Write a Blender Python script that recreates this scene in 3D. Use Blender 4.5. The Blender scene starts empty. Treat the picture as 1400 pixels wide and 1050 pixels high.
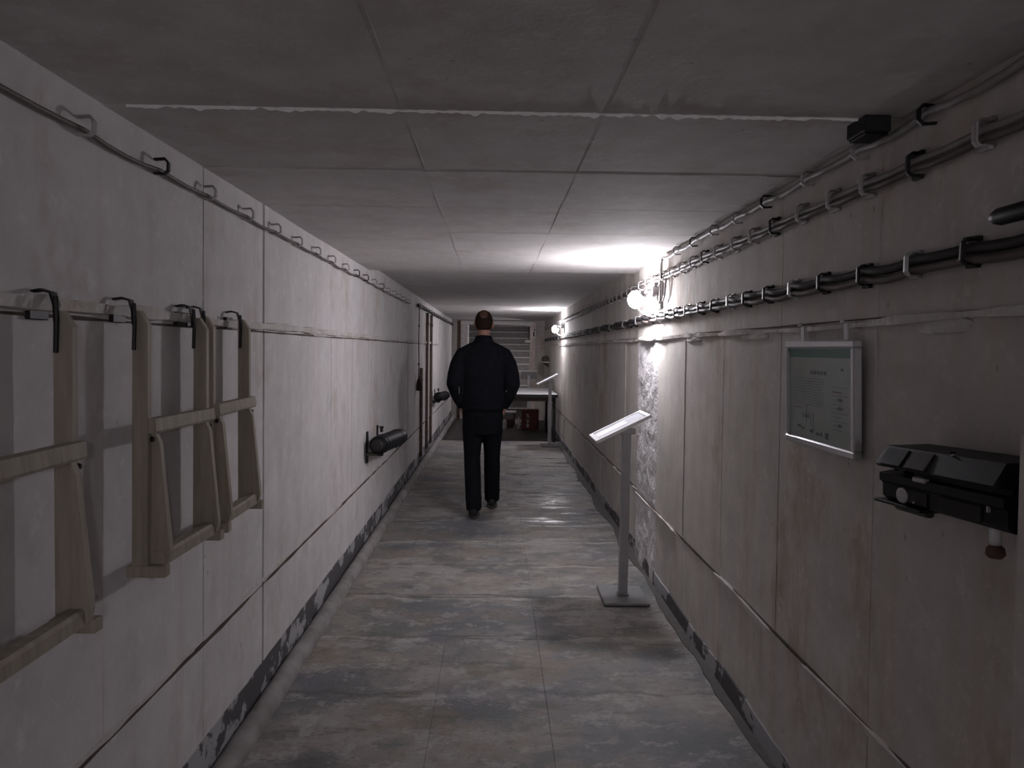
import bpy, bmesh, math, random
from mathutils import Vector, Matrix, noise
scene = bpy.context.scene
col = scene.collection
R_ = random.Random(7)
# ------------------------------------------------------------------ camera
CAM_H, YAW, PITCH, ROLL = 1.5, 0.02, math.radians(1.6), 0.0122
fw = Vector((math.sin(YAW)*math.cos(PITCH), math.cos(YAW)*math.cos(PITCH), -math.sin(PITCH)))
rt = Vector((math.cos(YAW), -math.sin(YAW), 0)); up = rt.cross(fw)
rt2 = math.cos(ROLL)*rt + math.sin(ROLL)*up; up2 = -math.sin(ROLL)*rt + math.cos(ROLL)*up
cam_d = bpy.data.cameras.new('camera'); cam = bpy.data.objects.new('camera', cam_d); col.objects.link(cam)
cam_d.sensor_width = 36; cam_d.lens = 1050/1400*36
cam_d.shift_x = 0.35/1400; cam_d.shift_y = -17.4/1400
cam_d.clip_start = .02
m = Matrix((rt2, up2, -fw)).transposed().to_4x4(); m.translation = Vector((0, 0, CAM_H)); cam.matrix_world = m
scene.camera = cam
# ------------------------------------------------------------------ world, exposure
w = bpy.data.worlds.new('world'); scene.world = w; w.use_nodes = True
w.node_tree.nodes['Background'].inputs[0].default_value = (.8, .8, 1, 1)
w.node_tree.nodes['Background'].inputs[1].default_value = 0.0
scene.view_settings.view_transform = 'Standard'; scene.view_settings.look = 'None'
scene.view_settings.gamma = 1; scene.view_settings.use_curve_mapping = False
scene.view_settings.exposure = 0.0
LAMP_POWER = 390.0          # emission strength of the bulbs
scene.cycles.use_denoising = True; scene.cycles.use_adaptive_sampling = True; scene.cycles.adaptive_threshold = .025
scene.cycles.max_bounces = 6; scene.cycles.diffuse_bounces = 4; scene.cycles.glossy_bounces = 3
scene.cycles.sample_clamp_indirect = 4
# ------------------------------------------------------------------ materials
MATS = {}
def nodes_of(name):
    mt = bpy.data.materials.new(name); mt.use_nodes = True; nt = mt.node_tree
    MATS[name] = mt
    return mt, nt, nt.nodes['Principled BSDF'], nt.nodes.new, nt.links.new
def ramp(nt, src, stops):
    r = nt.nodes.new('ShaderNodeValToRGB'); e = r.color_ramp.elements
    while len(e) < len(stops): e.new(.5)
    for i, (p, c) in enumerate(stops):
        e[i].position = p; e[i].color = (*c, 1) if len(c) == 3 else c
    nt.links.new(src, r.inputs[0]); return r.outputs[0]
def pos(nt, scale=(1, 1, 1)):
    g = nt.nodes.new('ShaderNodeNewGeometry'); mp = nt.nodes.new('ShaderNodeMapping')
    mp.inputs['Scale'].default_value = scale
    nt.links.new(g.outputs['Position'], mp.inputs[0]); return mp.outputs[0]
def noi(nt, vec, scale, detail=4, rough=.6):
    n = nt.nodes.new('ShaderNodeTexNoise'); n.inputs['Scale'].default_value = scale
    n.inputs['Detail'].default_value = min(detail, 4.5); n.inputs['Roughness'].default_value = rough
    nt.links.new(vec, n.inputs['Vector']); return n.outputs['Fac']
def mix(nt, fac, a, b, mode='MIX'):
    x = nt.nodes.new('ShaderNodeMix'); x.data_type = 'RGBA'; x.blend_type = mode
    for s, v in ((x.inputs[0], fac), (x.inputs[6], a), (x.inputs[7], b)):
        if isinstance(v, (int, float)): s.default_value = v
        elif isinstance(v, tuple): s.default_value = (*v, 1)
        else: nt.links.new(v, s)
    return x.outputs[2]
def math_(nt, op, a, b=None):
    x = nt.nodes.new('ShaderNodeMath'); x.operation = op
    for s, v in ((x.inputs[0], a), (x.inputs[1], b)):
        if v is None: continue
        if isinstance(v, (int, float)): s.default_value = v
        else: nt.links.new(v, s)
    return x.outputs[0]
def bump(nt, bs, h, strength=.3, dist=.01):
    b = nt.nodes.new('ShaderNodeBump'); b.inputs['Strength'].default_value = strength; b.inputs['Distance'].default_value = dist
    nt.links.new(h, b.inputs['Height']); nt.links.new(b.outputs[0], bs.inputs['Normal'])
W, B_ = (1, 1, 1), (0, 0, 0)
def plain(name, c, rough=.6, metal=0, var=.12, scale=20, bmp=.1, spec=.5):
    mt, nt, bs, _, ln = nodes_of(name)
    tc = nt.nodes.new('ShaderNodeTexCoord').outputs['Object']
    f = noi(nt, tc, scale)
    lo = tuple(max(0, x*(1-var*2)) for x in c); hi = tuple(min(1, x*(1+var)) for x in c)
    ln(ramp(nt, f, [(.3, lo), (.7, hi)]), bs.inputs['Base Color'])
    bs.inputs['Roughness'].default_value = rough; bs.inputs['Metallic'].default_value = metal; bs.inputs['Specular IOR Level'].default_value = spec
    if bmp: bump(nt, bs, f, bmp, .004)
    return mt
def whitewash(name, base, rough_amp=.25, streak=.5, dist=.006):
    mt, nt, bs, _, ln = nodes_of(name)
    p = pos(nt)
    big = noi(nt, p, 1.1, 5, .6); mid = noi(nt, p, 6, 6, .65); fine = noi(nt, p, 60, 2, .6)
    dk = tuple(x*.74 for x in base)
    c = mix(nt, ramp(nt, big, [(.35, B_), (.65, W)]), dk, base)
    warm = (base[0]*.70, base[1]*.60, base[2]*.50)
    st = noi(nt, pos(nt, (3.0, 3.0, .22)), 2.6, 5, .6)            # runs of damp, tall and narrow
    c = mix(nt, math_(nt, 'MULTIPLY', ramp(nt, st, [(.50, B_), (.68, W)]), streak), c, warm)
    sp = nt.nodes.new('ShaderNodeTexVoronoi'); sp.inputs['Scale'].default_value = 11
    ln(pos(nt, (1, 1, .7)), sp.inputs['Vector'])
    speck = math_(nt, 'MULTIPLY', ramp(nt, sp.outputs['Distance'], [(.03, W), (.085, B_)]), ramp(nt, noi(nt, p, 3.1, 3), [(.47, B_), (.52, W)]))
    c = mix(nt, math_(nt, 'MULTIPLY', speck, .9), c, (.10, .08, .06))
    c = mix(nt, .5, c, ramp(nt, mid, [(.3, tuple(x*.74 for x in base)), (.7, tuple(min(1, x*1.05) for x in base))]))
    blot = ramp(nt, noi(nt, pos(nt, (1, 1, .6)), 2.3, 9, .72), [(.55, B_), (.68, W)])       # rusty, cloudy damp marks
    c = mix(nt, math_(nt, 'MULTIPLY', blot, streak), c, (base[0]*.60, base[1]*.50, base[2]*.40))
    pale = ramp(nt, noi(nt, p, 14, 8, .75), [(.56, B_), (.66, W)])                      # chipped, chalky skin
    c = mix(nt, math_(nt, 'MULTIPLY', pale, .35), c, tuple(min(1, x*1.18) for x in base))
    ln(c, bs.inputs['Base Color']); bs.inputs['Roughness'].default_value = .85
    h = math_(nt, 'ADD', math_(nt, 'MULTIPLY', mid, .9), math_(nt, 'MULTIPLY', fine, .35))
    bump(nt, bs, h, rough_amp, dist); return mt
whitewash('wall_paint', (.74, .715, .722))
whitewash('wall_paint_rough', (.74, .72, .73), .9, .3, .02)
whitewash('wall_paint_right', (.67, .635, .60), .3, .8)
whitewash('ceiling_paint', (.70, .675, .665), .4, .35)
whitewash('ledge_plaster', (.72, .69, .67), .9, .8, .012)
plain('grout', (.10, .078, .062), .95)
plain('joint_mortar', (.42, .38, .36), .95)
plain('kerb_concrete', (.30, .285, .28), .8, 0, .2, 6)
plain('dark_strip', (.10, .095, .09), .8)
# floor: worn screed with damp stains lying across the tunnel and some wet film
mt, nt, bs, _, ln = nodes_of('floor_screed')
p = pos(nt); ps = pos(nt, (.9, 1.15, 1)); pl = pos(nt, (.6, 2.0, 1))
a = noi(nt, ps, 1.15, 8, .66); b = noi(nt, ps, 2.6, 9, .72); c_ = noi(nt, ps, 5.5, 9, .74); f = noi(nt, p, 70, 5, .6)
c = ramp(nt, a, [(.40, (.145, .15, .172)), (.47, (.225, .218, .215)), (.53, (.285, .26, .23)), (.60, (.36, .34, .325))])
c = mix(nt, math_(nt, 'MULTIPLY', ramp(nt, b, [(.51, B_), (.575, W)]), .6), c, (.095, .11, .112))
c = mix(nt, math_(nt, 'MULTIPLY', ramp(nt, c_, [(.545, B_), (.60, W)]), .5), c, (.48, .465, .455))
c = mix(nt, math_(nt, 'MULTIPLY', ramp(nt, noi(nt, ps, 1.9, 8, .72), [(.53, B_), (.61, W)]), .45), c, (.24, .18, .12))
c = mix(nt, math_(nt, 'MULTIPLY', ramp(nt, noi(nt, pl, 3.4, 9, .78), [(.57, B_), (.62, W)]), .5), c, (.075, .072, .068))
c = mix(nt, math_(nt, 'MULTIPLY', ramp(nt, noi(nt, p, 22, 8, .78), [(.54, B_), (.62, W)]), .4), c, (.10, .10, .10))
sj = nt.nodes.new('ShaderNodeSeparateXYZ'); ln(p, sj.inputs[0])                        # grout smeared along the cross joints
yy = math_(nt, 'ADD', sj.outputs[1], math_(nt, 'MULTIPLY', math_(nt, 'SUBTRACT', noi(nt, p, 3.0, 6, .7), .5), .22))
tj = math_(nt, 'FRACT', math_(nt, 'MULTIPLY', math_(nt, 'SUBTRACT', yy, 1.95), 1.5))
near_j = ramp(nt, tj, [(.0, W), (.07, B_), (.93, B_), (1.0, W)])
pale_j = math_(nt, 'MULTIPLY', near_j, ramp(nt, noi(nt, p, 2.2, 5, .7), [(.46, B_), (.56, W)]))
c = mix(nt, math_(nt, 'MULTIPLY', pale_j, .7), c, (.55, .52, .50))
dark_j = math_(nt, 'MULTIPLY', ramp(nt, tj, [(.02, B_), (.05, W), (.10, B_)]), ramp(nt, noi(nt, p, 1.7, 5, .7), [(.44, B_), (.54, W)]))
c = mix(nt, math_(nt, 'MULTIPLY', dark_j, .75), c, (.06, .055, .05))
c = mix(nt, .15, c, ramp(nt, f, [(.35, (.10, .10, .10)), (.65, (.40, .39, .38))]))
ln(c, bs.inputs['Base Color'])
sy = nt.nodes.new('ShaderNodeSeparateXYZ'); ln(p, sy.inputs[0])
wetzone = math_(nt, 'MULTIPLY', ramp(nt, math_(nt, 'DIVIDE', sy.outputs[1], 14.), [(.40, B_), (.52, W), (.76, W), (.84, B_)]),
                ramp(nt, math_(nt, 'ADD', math_(nt, 'MULTIPLY', sy.outputs[0], .5), .5), [(.45, B_), (.6, W)]))
wet = math_(nt, 'MULTIPLY', ramp(nt, noi(nt, pos(nt, (.6, 2.6, 1)), 2.2, 5, .7), [(.52, B_), (.56, W)]), wetzone)
ln(math_(nt, 'SUBTRACT', .62, math_(nt, 'MULTIPLY', wet, .47)), bs.inputs['Roughness'])
bump(nt, bs, math_(nt, 'ADD', c_, math_(nt, 'MULTIPLY', f, .25)), .45, .008)
# peeling dark skirting paint
mt, nt, bs, _, ln = nodes_of('peeling_skirting')
p = pos(nt); n1 = noi(nt, pos(nt, (1, 1.0, 1.3)), 2.6, 8, .70)
peel = ramp(nt, n1, [(.50, B_), (.53, W)])
ln(mix(nt, peel, (.085, .083, .088), (.40, .40, .42)), bs.inputs['Base Color']); bs.inputs['Roughness'].default_value = .8
bump(nt, bs, peel, .5, .004)
# timber of the stools
mt, nt, bs, _, ln = nodes_of('stool_timber')
g = noi(nt, pos(nt, (14, 14, 1.2)), 4, 5, .6)
ln(ramp(nt, g, [(.3, (.27, .235, .185)), (.7, (.40, .355, .29))]), bs.inputs['Base Color']); bs.inputs['Roughness'].default_value = .7
bump(nt, bs, g, .15, .003)
plain('black_iron', (.022, .020, .022), .5, .4, spec=0.3)
plain('black_plastic', (.010, .010, .013), .5, 0, .2, spec=0.12)
plain('dark_panel', (.030, .029, .032), .6, spec=0.1)
plain('brown_panel', (.05, .037, .032), .6, spec=.1)
plain('black_rubber', (.02, .018, .02), .55, spec=0.3)
plain('painted_cable', (.30, .28, .275), .6)
plain('brown_cable', (.13, .105, .095), .6)
plain('painted_clip', (.42, .39, .39), .6)
plain('grey_metal', (.42, .415, .43), .42, .15, .05)
plain('base_metal', (.27, .27, .28), .45, .2, .05)
plain('aluminium', (.52, .52, .54), .32, .7, .03, bmp=0)
plain('white_plastic', (.82, .82, .84), .4, 0, .03, bmp=0)
plain('lamp_socket', (.35, .33, .33), .5, 0, .1)
plain('paper', (.50, .51, .50), .6, 0, .04, bmp=0)
plain('green_ink', (.09, .25, .21), .6, 0, .05, bmp=0)
plain('dark_ink', (.17, .17, .175), .6, 0, .05, bmp=0)
plain('pale_ink', (.33, .33, .33), .6, 0, .05, bmp=0)
plain('red_ink', (.26, .12, .11), .6, 0, .05, bmp=0)
plain('print_sheet', (.55, .56, .60), .4, 0, .05, bmp=0)
plain('skin', (.31, .155, .11), .55, 0, .08)
plain('hair_dark', (.026, .015, .011), .9, 0, .3, 90, .5, spec=.1)
plain('hair_thin', (.105, .055, .040), .8, 0, .3, 120, .4, spec=.15)
plain('jacket_cloth', (.0085, .009, .0125), .9, 0, .25, 40, .2, spec=0.08)
plain('trouser_cloth', (.0075, .0085, .0115), .9, 0, .25, 60, .2, spec=0.08)
plain('shoe_leather', (.014, .012, .012), .5, 0, .2)
plain('shoe_sole', (.06, .055, .05), .8)
plain('table_white', (.62, .62, .63), .35, 0, .03, bmp=0)
plain('red_paint', (.13, .022, .020), .6, 0, .15)
plain('efflorescence', (.88, .87, .86), .9, 0, .05, bmp=.3)
plain('white_mark', (.55, .52, .50), .7, 0, .05, bmp=0)
plain('dark_wood', (.065, .045, .032), .7, 0, .2)
plain('brown_boards', (.050, .042, .037), .6, 0, .25, 9)
plain('frame_cream', (.74, .64, .60), .6, 0, .12)
plain('frame_white', (.82, .78, .77), .6, 0, .1)
plain('rust_paint', (.11, .055, .042), .7, 0, .2)
plain('step_concrete', (.13, .12, .118), .85, 0, .15)
plain('step_edge', (.34, .33, .32), .8, 0, .1)
plain('green_metal', (.06, .065, .045), .6, .2)
plain('brown_conduit', (.20, .155, .125), .75, 0, .15)
plain('bucket_brown', (.13, .075, .065), .7)
mt, nt, bs, _, ln = nodes_of('glass_cover')
tr_ = nt.nodes.new('ShaderNodeBsdfTransparent'); tr_.inputs[0].default_value = (.96, .98, .97, 1)
gl_ = nt.nodes.new('ShaderNodeBsdfGlossy'); gl_.inputs['Roughness'].default_value = .15
mx_ = nt.nodes.new('ShaderNodeMixShader'); mx_.inputs[0].default_value = .06
ln(tr_.outputs[0], mx_.inputs[1]); ln(gl_.outputs[0], mx_.inputs[2]); ln(mx_.outputs[0], nt.nodes['Material Output'].inputs['Surface'])
mt, nt, bs, _, ln = nodes_of('bulb_light')
bs.inputs['Base Color'].default_value = (1, 1, 1, 1)
bs.inputs['Emission Color'].default_value = (.975, .94, 1.0, 1); bs.inputs['Emission Strength'].default_value = LAMP_POWER
# ------------------------------------------------------------------ helpers
def link(name, me, mat, parent=None, loc=None, rot=None):
    o = bpy.data.objects.new(name, me); col.objects.link(o)
    if mat and not me.materials: me.materials.append(MATS[mat])
    if parent: o.parent = parent
    if loc: o.location = loc
    if rot: o.rotation_euler = rot
    return o
def obj(name, bm, mat, parent=None, loc=None, rot=None, smooth=False):
    bmesh.ops.recalc_face_normals(bm, faces=bm.faces)
    me = bpy.data.meshes.new(name); bm.to_mesh(me); bm.free()
    if smooth:
        for p_ in me.polygons: p_.use_smooth = True
    return link(name, me, mat, parent, loc, rot)
def tag(o, label, cat, group=None):
    o['label'] = label; o['category'] = cat
    if group: o['group'] = group
    return o
def thing(name, label, cat, loc=(0, 0, 0), rz=0, group=None):
    o = bpy.data.objects.new(name, None); col.objects.link(o); o.empty_display_size = .1
    o.location = loc; o.rotation_euler = (0, 0, rz); return tag(o, label, cat, group)
def struct(o):
    o['kind'] = 'structure'; return o
def BM(): return bmesh.new()
def box(bm, x0, x1, y0, y1, z0, z1, bev=0, mat=None):
    r = bmesh.ops.create_cube(bm, size=1); vs = r['verts']
    for v in vs:
        v.co = Vector((x0+(v.co.x+.5)*(x1-x0), y0+(v.co.y+.5)*(y1-y0), z0+(v.co.z+.5)*(z1-z0)))
    if mat: bmesh.ops.transform(bm, matrix=mat, verts=vs)
    if bev:
        es = list({e for v in vs for e in v.link_edges})
        bmesh.ops.bevel(bm, geom=es, offset=bev, segments=1, affect='EDGES')
    return bm
def frame_at(a, b):
    d = (b-a).normalized(); u = d.orthogonal().normalized(); return d, u, d.cross(u)
def tube(bm, pts, rad, seg=10, caps=True, axis_u=None):
    """loft of rings along a polyline; rad: float, list of floats, or list of (ru, rv)"""
    pts = [Vector(p_) for p_ in pts]; n = len(pts); rings = []
    u_prev = axis_u
    for i, p_ in enumerate(pts):
        d = (pts[min(i+1, n-1)] - pts[max(i-1, 0)]).normalized()
        u = (u_prev - d*u_prev.dot(d)) if u_prev is not None else d.orthogonal()
        u.normalize(); v = d.cross(u); u_prev = u
        r = rad[i] if isinstance(rad, (list, tuple)) else rad
        ru, rv = r if isinstance(r, (list, tuple)) else (r, r)
        rings.append([bm.verts.new(p_ + u*ru*math.cos(t) + v*rv*math.sin(t)) for t in [2*math.pi*k/seg for k in range(seg)]])
    for a_, b_ in zip(rings, rings[1:]):
        for k in range(seg): bm.faces.new((a_[k], a_[(k+1) % seg], b_[(k+1) % seg], b_[k]))
    if caps:
        bm.faces.new(rings[0][::-1]); bm.faces.new(rings[-1])
    return bm
def lathe(bm, prof, origin=(0, 0, 0), axis=(0, 0, 1), seg=20):
    """prof: list of (r, h) along the axis"""
    o = Vector(origin); d = Vector(axis).normalized(); u = d.orthogonal().normalized(); v = d.cross(u); rings = []
    for r, h in prof:
        c = o + d*h
        rings.append([bm.verts.new(c + (u*math.cos(t)+v*math.sin(t))*max(r, 1e-4)) for t in [2*math.pi*k/seg for k in range(seg)]])
    for a_, b_ in zip(rings, rings[1:]):
        for k in range(seg): bm.faces.new((a_[k], a_[(k+1) % seg], b_[(k+1) % seg], b_[k]))
    bm.faces.new(rings[0][::-1]); bm.faces.new(rings[-1]); return bm
def ellipsoid(bm, c, r, seg=16, rings=10, rot=None):
    q = bmesh.ops.create_uvsphere(bm, u_segments=seg, v_segments=rings, radius=1)
    mm = Matrix.Translation(Vector(c)) @ (rot.to_4x4() if rot else Matrix()) @ Matrix.Diagonal((*r, 1))
    bmesh.ops.transform(bm, matrix=mm, verts=q['verts']); return bm
def prism(bm, prof, y0, y1):
    """closed (x, z) outline pushed along y"""
    a_ = [bm.verts.new((x, y0, z)) for x, z in prof]; b_ = [bm.verts.new((x, y1, z)) for x, z in prof]
    n = len(prof)
    for i in range(n): bm.faces.new((a_[i], a_[(i+1) % n], b_[(i+1) % n], b_[i]))
    bm.faces.new(a_[::-1]); bm.faces.new(b_); return bm
def copy_tree(o, parent=None):
    c = o.copy(); col.objects.link(c)
    if parent: c.parent = parent
    for ch in list(o.children): copy_tree(ch, c)
    return c
# ------------------------------------------------------------------ the tunnel
XL, XR, H = -.99, 1.03, 2.10
Y0, Y1 = -4.2, 17.0
Z_MID, Z_LOW = 1.59, .48
STEP_C, STEP_W, UP, OUT = 5.95, 5.57, .05, .03       # slightly larger bore beyond the first lamp, shaped to darken what lies past it
def cuts(first, pitch):
    ys = []; y = first
    while y > Y0: y -= pitch
    y += pitch
    if y - Y0 > .05: ys.append(Y0)
    while y < Y1-.05: ys.append(y); y += pitch
    ys.append(Y1); return ys
CUT_L = cuts(1.95, 2/3); CUT_R = cuts(2.06, .702)
floor = struct(obj('floor', box(BM(), XL-.25, XR+.25, Y0-.2, 12.62, -.20, -.035), 'grout'))
bm = box(BM(), XL-.25, XR+.25, Y0-.2, 5.95, H+.007, H+.32); box(bm, XL-.25, XR+.25, 5.95, Y1+6.2, H+.057, H+.32)
ceiling = struct(obj('ceiling', bm, 'joint_mortar'))
wall_l = struct(obj('wall_left', box(BM(), XL-.30, XL-.009, Y0-.2, Y1+6.2, -.3, H+.12), 'joint_mortar'))
bm = box(BM(), XR+.009, XR+.30, Y0-.2, 5.57, -.3, H+.12); box(bm, XR+.039, XR+.30, 5.57, Y1+6.2, -.3, H+.12)
wall_r = struct(obj('wall_right', bm, 'joint_mortar'))
wall_b = struct(obj('wall_back', box(BM(), XL-.10, XR+.10, Y0-.2, Y0, -.03, H+.12), 'wall_paint'))
def panel_mesh(dx, dy, dz, bev):
    bm = box(BM(), -dx/2, dx/2, -dy/2, dy/2, -dz/2, dz/2, bev)
    bmesh.ops.recalc_face_normals(bm, faces=bm.faces)
    me = bpy.data.meshes.new('panel'); bm.to_mesh(me); bm.free(); return me
cache = {}
def piece(name, parent, mat, x0, x1, y0, y1, z0, z1, bev=.0007, tilt=.0):
    k = (name, mat, round(x1-x0, 4), round(y1-y0, 4), round(z1-z0, 4))
    if k not in cache:
        me = panel_mesh(x1-x0, y1-y0, z1-z0, bev); me.materials.append(MATS[mat]); cache[k] = me
    o = bpy.data.objects.new(name, cache[k]); col.objects.link(o); o.parent = parent
    o.location = ((x0+x1)/2, (y0+y1)/2, (z0+z1)/2)
    if tilt: o.rotation_euler = [R_.uniform(-tilt, tilt) for _ in range(3)]
    return o
G = .0004
# wall panels, three courses
for ys, sgn, X, par, mt_ in ((CUT_L, -1, XL, wall_l, 'wall_paint'), (CUT_R, 1, XR, wall_r, 'wall_paint_right')):
    for y0, y1 in zip(ys, ys[1:]):
        off = OUT if (sgn > 0 and y0 > STEP_W-.02) else 0
        seg_off = R_.uniform(-.0010, .0010)
        def gap(y):
            if sgn < 0 and abs(y-3.283) < .02: return .010
            if sgn > 0 and abs(y-2.762) < .02: return .0025
            if sgn > 0 and abs(y-2.06) < .02: return .0002
            q = abs(math.sin(y*37.3+sgn)); return .0002+.0009*q**4
        ga, gb = gap(y0), gap(y1)
        for z0, z1 in ((-.02, Z_LOW), (Z_LOW, Z_MID), (Z_MID, H+.11)):
            d = off + seg_off + R_.uniform(-.0012, .0012)
            m_ = mt_
            if sgn > 0 and abs(y0-4.868) < .02 and z0 < 1: m_ = 'wall_paint_rough'
            if m_ == 'wall_paint_rough':
                bm = BM(); ny, nz = 26, 60; g_ = []
                for iz in range(nz+1):
                    row = []
                    for iy in range(ny+1):
                        yy = y0+.001+(y1-y0-.002)*iy/ny; zz = z0+.001+(z1-z0-.002)*iz/nz
                        e_ = min(1, iy/2, (ny-iy)/2, iz/2, (nz-iz)/2)
                        h_ = noise.fractal((yy*7, zz*7, 3.3), 1.0, 2.1, 4)*.011 + .006
                        row.append(bm.verts.new((X+.002-e_*max(-.003, h_), yy, zz)))
                    g_.append(row)
                for r0, r1 in zip(g_, g_[1:]):
                    for q in range(ny): bm.faces.new((r0[q], r0[q+1], r1[q+1], r1[q]))
                rim = [g_[0][q] for q in range(ny)] + [g_[q][ny] for q in range(nz)] + [g_[nz][q] for q in range(ny, 0, -1)] + [g_[q][0] for q in range(nz, 0, -1)]
                bk = [bm.verts.new((X+.05, v.co.y, v.co.z)) for v in rim]
                for q in range(len(rim)): bm.faces.new((rim[q], bk[q], bk[(q+1) % len(rim)], rim[(q+1) % len(rim)]))
                obj('panel', bm, m_, par)
                continue
            xa, xb = (X-.0995-d, X-d) if sgn < 0 else (X+d, X+.0995+d)
            piece('panel', par, m_, xa, xb, y0+ga, y1-gb, z0+G, z1-G, tilt=.0006).rotation_euler[2] = R_.uniform(-.0035, .0035)
# ceiling panels, three across
CX = (XL-.09, -.25, .26, XR+.13)
for y0, y1 in zip(CUT_L, CUT_L[1:]):
    so = R_.uniform(-.001, .001); rx = R_.uniform(-.006, .006); u = UP if y0 > STEP_C-.02 else 0
    for x0, x1 in zip(CX, CX[1:]):
        z = H + u + so + R_.uniform(-.0004, .0004)
        piece('panel', ceiling, 'ceiling_paint', x0+.0002, x1-.0002, y0+.0004, y1-.0004, z, z+.119-u, bev=.0006, tilt=.0003).rotation_euler[0] = rx
# floor slabs
FX = (XL-.04, -.245, .23, XR+.03)
for y0, y1 in zip(CUT_L, CUT_L[1:]):
    if y0 > 12.5: break
    if y1 > 12.3: y1 = 12.62
    so = R_.uniform(-.003, .0)
    for x0, x1 in zip(FX, FX[1:]):
        z = so + R_.uniform(-.002, .0)
        piece('slab', floor, 'floor_screed', x0+.0004, x1-.0004, y0+.001, y1-.001, z-.04, z, bev=.0010, tilt=.0008)
    if y1 == 12.62: break
# far floor: dark boards beyond the screed, a little lower
far_floor = struct(obj('floor_far', box(BM(), XL-.25, XR+.25, 12.625, Y1+6.2, -.30, -.085), 'grout'))
nb = 26; bw = (Y1-12.63)/nb
for i in range(nb):
    piece('plank', far_floor, 'brown_boards', XL-.05, XR+.05, 12.63+i*bw+.003, 12.63+(i+1)*bw-.003, -.083, -.055, tilt=.001)
# plaster ridges along the joints of the walls
def ridge(name, X, sgn, z, y0, y1, hh, depth, mat, seed, step=.05, drift=.012, gaps=.0):
    bm = BM(); n = int((y1-y0)/step); rows = []
    for i in range(n+1):
        y = y0+(y1-y0)*i/n
        a1 = noise.noise((y*2.1, seed, 0)); a2 = noise.noise((y*6.3, seed, 5)); a3 = noise.noise((y*1.2, seed, 9))
        dep = max(.002, depth*(1+.9*a2+.5*a1)); h_ = hh*(1+.55*a1+.5*a2); zz = z+drift*a3
        if noise.noise((y*1.7, seed, 20)) < gaps-.5: dep, h_ = .0015, hh*.4
        X_ = X + (OUT if (sgn > 0 and y > STEP_W) else 0)
        prof = [(X_+sgn*.02, zz+h_*.5), (X_-sgn*dep, zz+h_*.42), (X_-sgn*dep*.85, zz-h_*.3), (X_+sgn*.02, zz-h_*.5)]
        rows.append([bm.verts.new((x, y, z_)) for x, z_ in prof])
    for a_, b_ in zip(rows, rows[1:]):
        for k in range(4): bm.faces.new((a_[k], a_[(k+1) % 4], b_[(k+1) % 4], b_[k]))
    bm.faces.new(rows[0]); bm.faces.new(rows[-1][::-1])
    return struct(obj(name, bm, mat))
ridge('trim_1', XL, -1, Z_MID-.005, Y0, 13.2, .034, .020, 'ledge_plaster', 3.1)
ridge('trim_2', XR, 1, Z_MID-.008, Y0, 16.9, .022, .014, 'ledge_plaster', 8.4)
ridge('trim_3', XL, -1, Z_LOW+.02, Y0, 16.9, .014, .007, 'ledge_plaster', 14.2, gaps=.3)
ridge('trim_4', XR, 1, Z_LOW-.015, Y0, 16.9, .022, .012, 'ledge_plaster', 21.7, drift=.02, gaps=.5)
# dirty open joint lines above and below the ridges
def seam(name, X, sgn, z, y0, y1, hh, seed):
    return ridge(name, X, sgn, z, y0, y1, hh, .0045, 'grout', seed, .06, .004, .12)
seam('trim_5', XL, -1, Z_MID-.028, Y0, 13.0, .010, 31.); seam('trim_6', XL, -1, Z_LOW+.004, Y0, 16.9, .017, 33.)
seam('trim_7', XR, 1, Z_LOW-.003, Y0, 16.9, .016, 35.); seam('trim_8', XR, 1, Z_MID+.006, Y0, 16.9, .006, 37.)
# broken plaster lump on the ledge under the first lamp
def lump(name, c, r, seed, mat='ledge_plaster', sub=3):
    bm = BM(); bmesh.ops.create_icosphere(bm, subdivisions=sub, radius=1)
    for v in bm.verts:
        k = 1+.28*noise.noise(v.co*1.6+Vector((seed, 0, 0)))
        v.co = Vector((v.co.x*r[0]*k, v.co.y*r[1]*k, max(-.55, min(.5, v.co.z*k))*2*r[2]))+Vector(c)
    return struct(obj(name, bm, mat))
lump('trim_9', (XR+.005, 5.20, Z_MID-.006), (.036, .33, .017), 2.)
lump('trim_10', (XR+.004, 4.72, Z_MID-.012), (.020, .22, .010), 6.)
lump('trim_11', (XR+.004, 4.0, Z_MID-.022), (.017, .16, .012), 11.)
lump('trim_12', (XR+.004, 1.75, Z_MID-.022), (.015, .12, .016), 16.)
lump('trim_13', (XR+.004, 3.05, Z_MID-.022), (.014, .16, .012), 18.)
lump('trim_14', (XL-.004, 4.3, Z_MID-.014), (.020, .17, .014), 26.)
lump('trim_15', (XL-.004, 5.4, Z_MID-.010), (.018, .20, .012), 28.)
# crumbs of white efflorescence across the first ceiling joint, finer fins on the others
def fin(name, a, b, w_, h_, seed, mat, n=70):
    bm = BM(); a = Vector(a); b = Vector(b); d = (b-a).normalized(); s = Vector((-d.y, d.x, 0)); rows = []
    for i in range(n+1):
        t = i/n; c = a.lerp(b, t)
        k = max(.15, .7+.7*noise.noise((t*26, seed, 0))+.7*noise.noise((t*90, seed, 3))); j = (.35*noise.noise((t*18, seed, 7))+.4*noise.noise((t*70, seed, 9)))*w_
        rows.append([bm.verts.new(c+s*(j-w_*k)+Vector((0, 0, .01))), bm.verts.new(c+s*j-Vector((0, 0, h_*k))), bm.verts.new(c+s*(j+w_*k)+Vector((0, 0, .01)))])
    for p_, q in zip(rows, rows[1:]):
        for k in range(3): bm.faces.new((p_[k], p_[(k+1) % 3], q[(k+1) % 3], q[k]))
    bm.faces.new(rows[0]); bm.faces.new(rows[-1][::-1])
    return struct(obj(name, bm, mat))
fin('trim_16', (-.93, 1.95, H), (1.0, 1.955, H), .0075, .011, 4., 'efflorescence', 300)
tn = 17
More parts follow.
